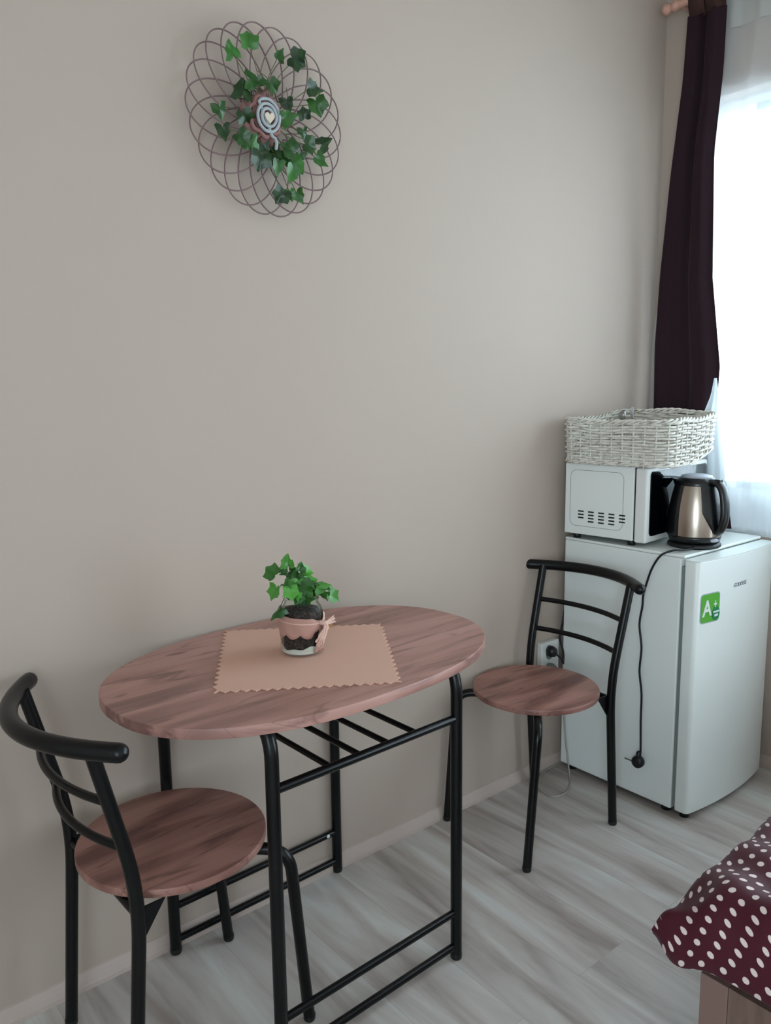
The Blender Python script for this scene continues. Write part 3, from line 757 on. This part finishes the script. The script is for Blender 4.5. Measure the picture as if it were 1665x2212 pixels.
# crumpled cloth rosette
RC = Vector((.056, -.058, 1.902)) - WC
ros = MB(); NR, NA = 7, 60; R = []
for i in range(NR+1):
    t_ = i/NR; ring = []
    for j in range(NA):
        a = 2*PI*j/NA; r = .018+.034*t_ + .006*t_*math.sin(5*a+1)+.004*t_*math.sin(11*a+i)
        ring.append(RC + Vector((r*math.cos(a), .012*t_+.0045*t_*math.sin(9*a+i*1.7)+.003*math.sin(17*a+i), r*math.sin(a)*1.08)))
    R.append(ring)
ros.rings(R, cap=False); o = ros.build('cloth_rosette', m_fabric, wr)
sm = o.modifiers.new('thick', 'SOLIDIFY'); sm.thickness = .0015
rb2 = MB().tube([RC+Vector(((.037+.0035*math.sin(7*2*PI*k/50))*math.cos(2*PI*k/50), .001, (.037+.0035*math.sin(7*2*PI*k/50))*1.06*math.sin(2*PI*k/50))) for k in range(50)], .005, 8, closed=True).build('rosette_edge', m_fabric, wr)
# spiral of blue-grey felt
sp_ = MB(); P = []
for k in range(110):
    t_ = k/109; a = .35+t_*2.3*2*PI; r = .012+.0215*t_
    P.append(RC+Vector((.002+r*math.cos(a), -.010+.004*t_, -.001+r*1.12*math.sin(a))))
P += [RC+Vector(p) for p in ((.012, -.006, -.040), (.020, -.007, -.044), (.023, -.006, -.053), (.022, -.005, -.064))]
sp_.tube(P, .0036, 8, 'round').build('felt_spiral', m_ribbon, wr)
bk_ = MB().lathe([(0, .0), (.034, .0), (.036, .004)], 30, Matrix.Translation(RC+Vector((0, -.001, 0))) @ Matrix.Rotation(PI/2, 4, 'X')).build('rosette_base', m_fabric, wr)
ho = []
for k in range(32):
    a = 2*PI*k/32; ho.append((.00068*16*math.sin(a)**3, .00085*(13*math.cos(a)-5*math.cos(2*a)-2*math.cos(3*a)-math.cos(4*a))))
MB().prism(ho, 0, .003, Matrix.Translation(RC+Vector((.003, -.013, -.005))) @ Matrix.Rotation(-.25, 4, 'Z') @ Matrix.Rotation(PI/2, 4, 'X')).build('heart', m_heart, wr)

# ---------------------------------------------------------------- jar with ivy
JX, JY, JZ = -.031, -.278, .7528
jar = thing('ivy_jar', 'glass jar of artificial ivy and soil wrapped in pink burlap on the placemat', 'potted plant', (JX, JY, JZ))
gp = [(0, .0), (.036, .0), (.042, .003), (.0455, .009), (.0463, .02), (.0463, .070), (.0455, .080), (.043, .088), (.0375, .096), (.0362, .100), (.0362, .104), (.0385, .105), (.0390, .109), (.0375, .1125), (.0355, .1125), (.0345, .109), (.0345, .098), (.041, .086), (.0438, .078), (.0445, .070), (.0445, .02), (.0435, .010), (.036, .0045), (0, .0035)]
MB().lathe([(a, b*1.11) for a, b in gp], 48).build('glass', m_jar, jar)
def wav(a, s): return .0028*math.sin(3*a+s)+.002*math.sin(7*a+2*s)
def lump(z0f, z1f, r, mtl, name, dome=0.):
    m = MB(); n = 48; A = [(r*math.cos(2*PI*j/n), r*math.sin(2*PI*j/n), z0f(2*PI*j/n)) for j in range(n)]; B = [(r*math.cos(2*PI*j/n), r*math.sin(2*PI*j/n), z1f(2*PI*j/n)) for j in range(n)]
    m.rings([A, B], cap=False)
    za = sum(p[2] for p in A)/n; zb = sum(p[2] for p in B)/n+dome
    m.add(A+[(0, 0, za)], [(j, n, (j+1) % n) for j in range(n)], True); m.add(B+[(0, 0, zb)], [(j, (j+1) % n, n) for j in range(n)], True)
    return m.build(name, mtl, jar)
lump(lambda a: .006, lambda a: .0175+wav(a, .4), .0432, m_sand, 'sand')
lump(lambda a: .0178+wav(a, .4), lambda a: .077+wav(a, 2), .0434, m_soil, 'soil', .008)
lump(lambda a: .0775+wav(a, 2), lambda a: .093, .0395, m_soil, 'soil_mound', .008)
# burlap band: scalloped lower edge, pinched to a knot
KA = math.radians(-66)
bl = MB(); NA_ = 96; R = []
for i in range(7):
    ring = []
    for j in range(NA_):
        a = 2*PI*j/NA_; d = abs((a-KA+PI) % (2*PI)-PI)/PI      # 0 at the knot
        top_ = .080+.013*d; bot = .045+.0 - .009*abs(math.sin(a*4.5+.6))**.8+.004
        kn = max(0, 1-d/.16); mid = .068
        top2 = top_*(1-kn)+(mid+.004)*kn; bot2 = bot*(1-kn*.9)+(mid-.004)*kn*.9
        t_ = i/6; z = bot2+(top2-bot2)*t_
        rr_ = .0470+.0012*math.sin(a*9+i)*.6+.0006*i*(1-t_)
        ring.append((rr_*math.cos(a), rr_*math.sin(a), z))
    R.append(ring)
bl.rings(R, cap=False); o = bl.build('burlap_band', m_burlap, jar); smd = o.modifiers.new('thick', 'SOLIDIFY'); smd.thickness = .0009; smd.offset = 1
K = Vector((.050*math.cos(KA), .050*math.sin(KA), .069))
kd = Vector((math.cos(KA), math.sin(KA), 0)); ks = Vector((-math.sin(KA), math.cos(KA), 0))
bow = MB(); rnd2 = random.Random(9)
bow.tube([(.0487*math.cos(KA+2*PI*k/60), 0.0487*math.sin(KA+2*PI*k/60), .069+.011*(abs((2*PI*k/60+PI) % (2*PI)-PI)/PI)) for k in range(60)], .0011, 6, closed=True)
bow.tube([K-kd*.003, K+kd*.008], .0055, 8, 'round')
for k in range(30):
    w_ = rnd2.uniform(-1, 1); ln = rnd2.uniform(.02, .045)
    P = [K+kd*.004, K+kd*(.009+rnd2.uniform(0, .004))+ks*w_*.010+Vector((0, 0, -ln*.35)), K+kd*rnd2.uniform(.002, .010)+ks*(w_*.017-.015)+Vector((0, 0, -ln))]
    bow.tube(catmull(P, 5), .0011, 5)
for k in range(20):
    e = Vector((0, 0, rnd2.uniform(-.008, .010)))
    P = [K+kd*.004, K+kd*.010+ks*(.010+rnd2.uniform(0, .004))+e*.5, K+kd*rnd2.uniform(.002, .016)+ks*rnd2.uniform(.018, .040)+e]
    bow.tube(catmull(P, 5), .0012, 5)
bow.tube(catmull([K, K+kd*.004+ks*.002+Vector((0, 0, .012)), K+kd*.002+ks*.004+Vector((0, 0, .024))], 5), [.002]*10+[.0006], 6)
bow.build('raffia_bow', m_raffia, jar)
# hanging strip of burlap under the bow, and an amber leaf charm
fl = MB(); R = []
for i in range(10):
    t_ = i/9; row = []
    for j in range(9):
        u = j/8-.5; a = KA+u*(.15+.55*t_)-.12*t_
        rr_ = .0485+.0015*math.sin(j*2.2+i*.5); row.append((rr_*math.cos(a), rr_*math.sin(a), .066-.057*t_-.002*abs(u)))
    R.append(row)
vs = [p for r in R for p in r]; fs = [(i*9+j, i*9+j+1, (i+1)*9+j+1, (i+1)*9+j) for i in range(9) for j in range(8)]
fl.add(vs, fs, True); o = fl.build('burlap_tail', m_burlap, jar); s_ = o.modifiers.new('thick', 'SOLIDIFY'); s_.thickness = .0008; s_.offset = 1
ch = MB(); cs_ = [(0, .002), (.006, .005), (.012, .003), (.018, -.002), (.026, -.006), (.020, -.009), (.012, -.006), (.006, -.004)]
Mc = Matrix.Identity(4)
for k in range(3): Mc[k][0] = ks[k]; Mc[k][1] = (0, 0, 1)[k]; Mc[k][2] = -kd[k]; Mc[k][3] = (K+kd*.010+ks*.008+Vector((0, 0, -.008)))[k]
ch.prism(cs_, 0, .0012, Mc).build('leaf_charm', m_tag, jar)['label'] = 'small amber leaf charm'
JLEAF = [(-0.0911,-0.2700,0.9313,0.0244,150),(-0.0736,-0.2700,0.9337,0.0159,60),(-0.0555,-0.2700,0.9453,0.0223,95),(-0.0390,-0.2600,0.9255,0.0159,-20),(-0.0153,-0.2700,0.9214,0.0286,-15),(-0.0468,-0.2900,0.9175,0.0202,120),(-0.0958,-0.2850,0.8992,0.0244,-100),(-0.0555,-0.2900,0.9055,0.0212,30),(-0.0407,-0.3000,0.9028,0.0276,-30),(-0.0026,-0.2700,0.8973,0.0212,10),(0.0085,-0.2900,0.8927,0.0286,-10),(0.0019,-0.2700,0.8816,0.0202,-40),(-0.0694,-0.3000,0.8954,0.0223,-80),(-0.0564,-0.3050,0.8890,0.0180,-90),(-0.0098,-0.2700,0.8677,0.0233,-10),(0.0437,-0.2800,0.8624,0.0244,-50),(-0.0864,-0.2800,0.8545,0.0276,-110),(-0.0605,-0.2700,0.8736,0.0127,-60),(-0.0520,-0.2700,0.9117,0.0127,100),(0.0296,-0.2800,0.8616,0.0191,160)]
JLEAF += [(-.070, -.285, .905, .020, -60), (-.03, -.295, .890, .022, -100), (-.015, -.29, .905, .021, 20), (-.062, -.27, .925, .018, 170), (.020, -.285, .884, .020, -70), (-.048, -.30, .878, .019, -120), (-.030, -.275, .932, .017, 60)]
js = MB(); J0 = Vector((JX, JY, JZ)); rnd3 = random.Random(21)
for i, (x, y, z, s, a) in enumerate(JLEAF):
    p = Vector((x, y, z))-J0
    put_leaf(jl, i, p, s*1.55, a, jar, (-.45, -.8, .45), .75, rnd3)
    b0 = Vector((rnd3.uniform(-.012, .004), rnd3.uniform(-.01, .01), .098)); m1 = Vector((b0.x*1.6+p.x*.25, p.y*.3, .130+max(0, (p.z-.12)*.4)))
    m2 = (m1+p)/2+Vector((0, 0, .012))
    js.tube(catmull([b0, m1, m2, p], 6), .0008, 5)
js.build('ivy_stems', m_jstem, jar)

# ---------------------------------------------------------------- curtains
def interp(tab, z):
    tab = sorted(tab)
    if z <= tab[0][0]: return tab[0][1]
    for (a, b), (c_, d) in zip(tab, tab[1:]):
        if z <= c_: return b+(d-b)*(z-a)/(c_-a)
    return tab[-1][1]
def curtain(name, material, Lt, Rt, z0, z1, xc, amp, nf, ny=90, nz=40, thick=.0016, parent=None, ph=0., sharp=1., xslope=0.):
    m = MB(); R = []
    for i in range(nz+1):
        z = z0+(z1-z0)*i/nz; a, b = interp(Lt, z), interp(Rt, z); row = []
        for j in range(ny+1):
            t_ = j/ny; y = a+(b-a)*t_; q = 2*PI*nf*t_+ph+.25*math.sin(z*2+t_*5)
            x = xc+xslope*(z1-z)+amp*(math.sin(q)+.3*math.sin(2.3*q+z))*(.75+.25*math.sin(z*1.3+t_*9))
            row.append((x, y, z))
        R.append(row)
    vs = [p for r in R for p in r]; w_ = ny+1
    m.add(vs, [(i*w_+j, i*w_+j+1, (i+1)*w_+j+1, (i+1)*w_+j) for i in range(nz) for j in range(ny)], True)
    o = m.build(name, material, parent)
    if thick: s = o.modifiers.new('thick', 'SOLIDIFY'); s.thickness = thick; s.offset = 0
    return o
mar = thing('drape', 'dark maroon gathered curtain hanging beside the window', 'curtain', (1.658, -.17, 1.0))
E0 = Vector((1.658, -.17, 1.0))
def off(o, v):
    for vt in o.data.vertices: vt.co -= v
    return o
off(curtain('cloth', m_maroon, [(.82, -.055), (1.231, -.052), (1.444, -.046), (1.684, -.054), (2.02, -.078), (2.31, -.109), (2.50, -.118)],
            [(.82, -.350), (1.232, -.276), (1.371, -.280), (1.663, -.239), (2.062, -.223), (2.16, -.230), (2.312, -.241), (2.50, -.243)],
            .822, 2.505, 1.654, .019, 1.6, parent=mar, ph=3.6, thick=.0), E0)
for (a, b) in ((-.240, -.185), (-.180, -.126)):
    tb = MB(); R = []
    for z, x in ((2.500, 1.646), (2.53, 1.634), (2.58, 1.630), (2.596, 1.645), (2.58, 1.661), (2.53, 1.664), (2.500, 1.668)):
        R.append((x, z))
    vs = [(x, a, z) for x, z in R]+[(x, b, z) for x, z in R]; k = len(R)
    tb.add(vs, [(j, j+1, j+1+k, j+k) for j in range(k-1)], True)
    o = off(tb.build('tab_loop', m_tab, mar), E0); s = o.modifiers.new('t', 'SOLIDIFY'); s.thickness = .0015
sc = thing('sheer_curtain', 'long white sheer voile curtain covering the bright window', 'curtain', (1.665, -.8, 1.2))
E1 = Vector((1.665, -.8, 1.2))
off(curtain('cloth', m_sheer, [(.03, -1.62), (2.66, -1.62)], [(.81, .0), (1.23, .0), (1.46, -.005), (1.55, -.012), (1.75, -.06), (2.66, -.115)],
            .812, 2.44, 1.694, .009, 15, ny=320, nz=30, thick=0, parent=sc), E1)
off(curtain('heading', m_sheer2, [(2.4, -1.62)], [(2.4, -.115)], 2.44, 2.64, 1.694, .008, 15, ny=320, nz=4, thick=0, parent=sc), E1)
# folded front edge of the voile, hanging before the drape
fp = thing('sheer_curtain', 'narrow folded flap of white voile between the maroon drape and kettle', 'curtain', (1.60, -.33, .88))
E2 = Vector((1.60, -.33, .88))
off(curtain('cloth', m_sheer3, [(.868, -.352), (1.0, -.340), (1.1, -.330), (1.22, -.312), (1.33, -.292)], [(.868, -.240), (1.1, -.230), (1.20, -.245), (1.27, -.272), (1.33, -.284)],
            .868, 1.33, 1.624, .005, 2.2, ny=40, nz=30, thick=0, parent=fp), E2)
# rod
rd = thing('curtain_rod', 'pinkish wooden curtain rod with a turned finial near the corner', 'curtain rod', (1.645, -.088, 2.555))
MB().tube([(0, .012, 0), (0, -1.5, 0)], .0125, 16).build('rod', m_rod, rd)
MB().lathe([(0, .062), (.010, .060), (.017, .052), (.018, .044), (.013, .033), (.010, .029), (.013, .024), (.0165, .016), (.0155, .006), (.0125, 0)], 24, Matrix.Rotation(-PI/2, 4, 'X') @ Matrix.Translation((0, 0, 0))).build('finial', m_rod, rd)
MB().box(0, WX-1.645, -.016, -.002, -.010, .010).build('bracket', m_rod, rd)

# ---------------------------------------------------------------- bed
BX, BY = .188, -1.082
bed = thing('bed', 'low laminate wooden bed frame at the lower right corner', 'bed', (BX, BY, 0))
MB().box(0, .020, -.045, 0, 0, .370).build('corner_post', m_postwood, bed, bevel=.001)
MB().box(0.001, .021, -2.0, -.0455, .06, .370).build('side_panel', m_bedwood, bed, bevel=.001)
MB().box(.021, 1.0, -.020, 0.0, .06, .370).build('end_panel', m_bedwood, bed, bevel=.001)
MB().box(.022, 1.0, -2.0, -.021, .12, .340).build('mattress_base', m_bedwood, bed)
for x, y in ((.03, -1.95), (.96, -.06), (.96, -1.95)):
    MB().box(x, x+.04, y, y+.04, 0, .12).build('leg', m_bedwood, bed)
# puffy duvet, its corner poking out past the frame
dv = MB(); NU, NV = 70, 90; DX, DY = 1.05, 1.25
PXo, PYo = .150, -1.000
def duv(u, v, side):
    # u along +x, v along -y, both 0..1
    du = min(u*DX, (1-u)*DX); dvv = min(v*DY, (1-v)*DY)
    eu = 1-math.exp(-du/.028); ev = 1-math.exp(-dvv/.026)
    h = (eu*ev)**.55
    x = PXo+u*DX; y = PYo-v*DY
    x += .018*math.sin(PI*min(1, v*DY/.35))*(1-u)**14
    y -= .022*math.sin(PI*min(1, u*DX/.40))*(1-v)**14
    rr_ = math.hypot(u*DX, v*DY); cr = math.exp(-(rr_/.030)**2)
    x += .014*cr; y -= .004*cr
    wr_ = .006*math.sin(x*26+y*31)*h+.0045*math.sin(x*61-y*22)*h+.005*math.sin(y*70+x*12)*h
    z = .398+.012*cr-.018*math.exp(-((rr_-.055)/.03)**2)
    big = .116+.006*(1-math.exp(-rr_/.35))
    if side > 0: return (x, y, z+big*h+wr_)
    return (x, y, z-.023*eu*ev)
uvs = []
for side in (1, -1):
    P = [[Vector(duv((i/NU)**1.6, (j/NV)**1.6, side)) for j in range(NV+1)] for i in range(NU+1)]
    UL = [[0]*(NV+1) for _ in range(NU+1)]; VL = [[0]*(NV+1) for _ in range(NU+1)]
    for i in range(NU+1):
        for j in range(NV+1):
            if i: UL[i][j] = UL[i-1][j]+(P[i][j]-P[i-1][j]).length
            if j: VL[i][j] = VL[i][j-1]+(P[i][j]-P[i][j-1]).length
    fs = [(i*(NV+1)+j, (i+1)*(NV+1)+j, (i+1)*(NV+1)+j+1, i*(NV+1)+j+1) for i in range(NU) for j in range(NV)]
    if side > 0: fs = [tuple(reversed(f)) for f in fs]
    uvs.append([(side*UL[i][j], VL[i][j]) for i in range(NU+1) for j in range(NV+1)])
    dv.add([p for r in P for p in r], fs, True)
do = dv.build('duvet', m_dots, None)
uvl = do.data.uv_layers.new(name='uv'); flat = uvs[0]+uvs[1]
for lp in do.data.loops: uvl.data[lp.index].uv = flat[lp.vertex_index]
merge(do, 1e-4)
tag(do, 'maroon duvet with white polka dots bulging over the bed corner', 'duvet')
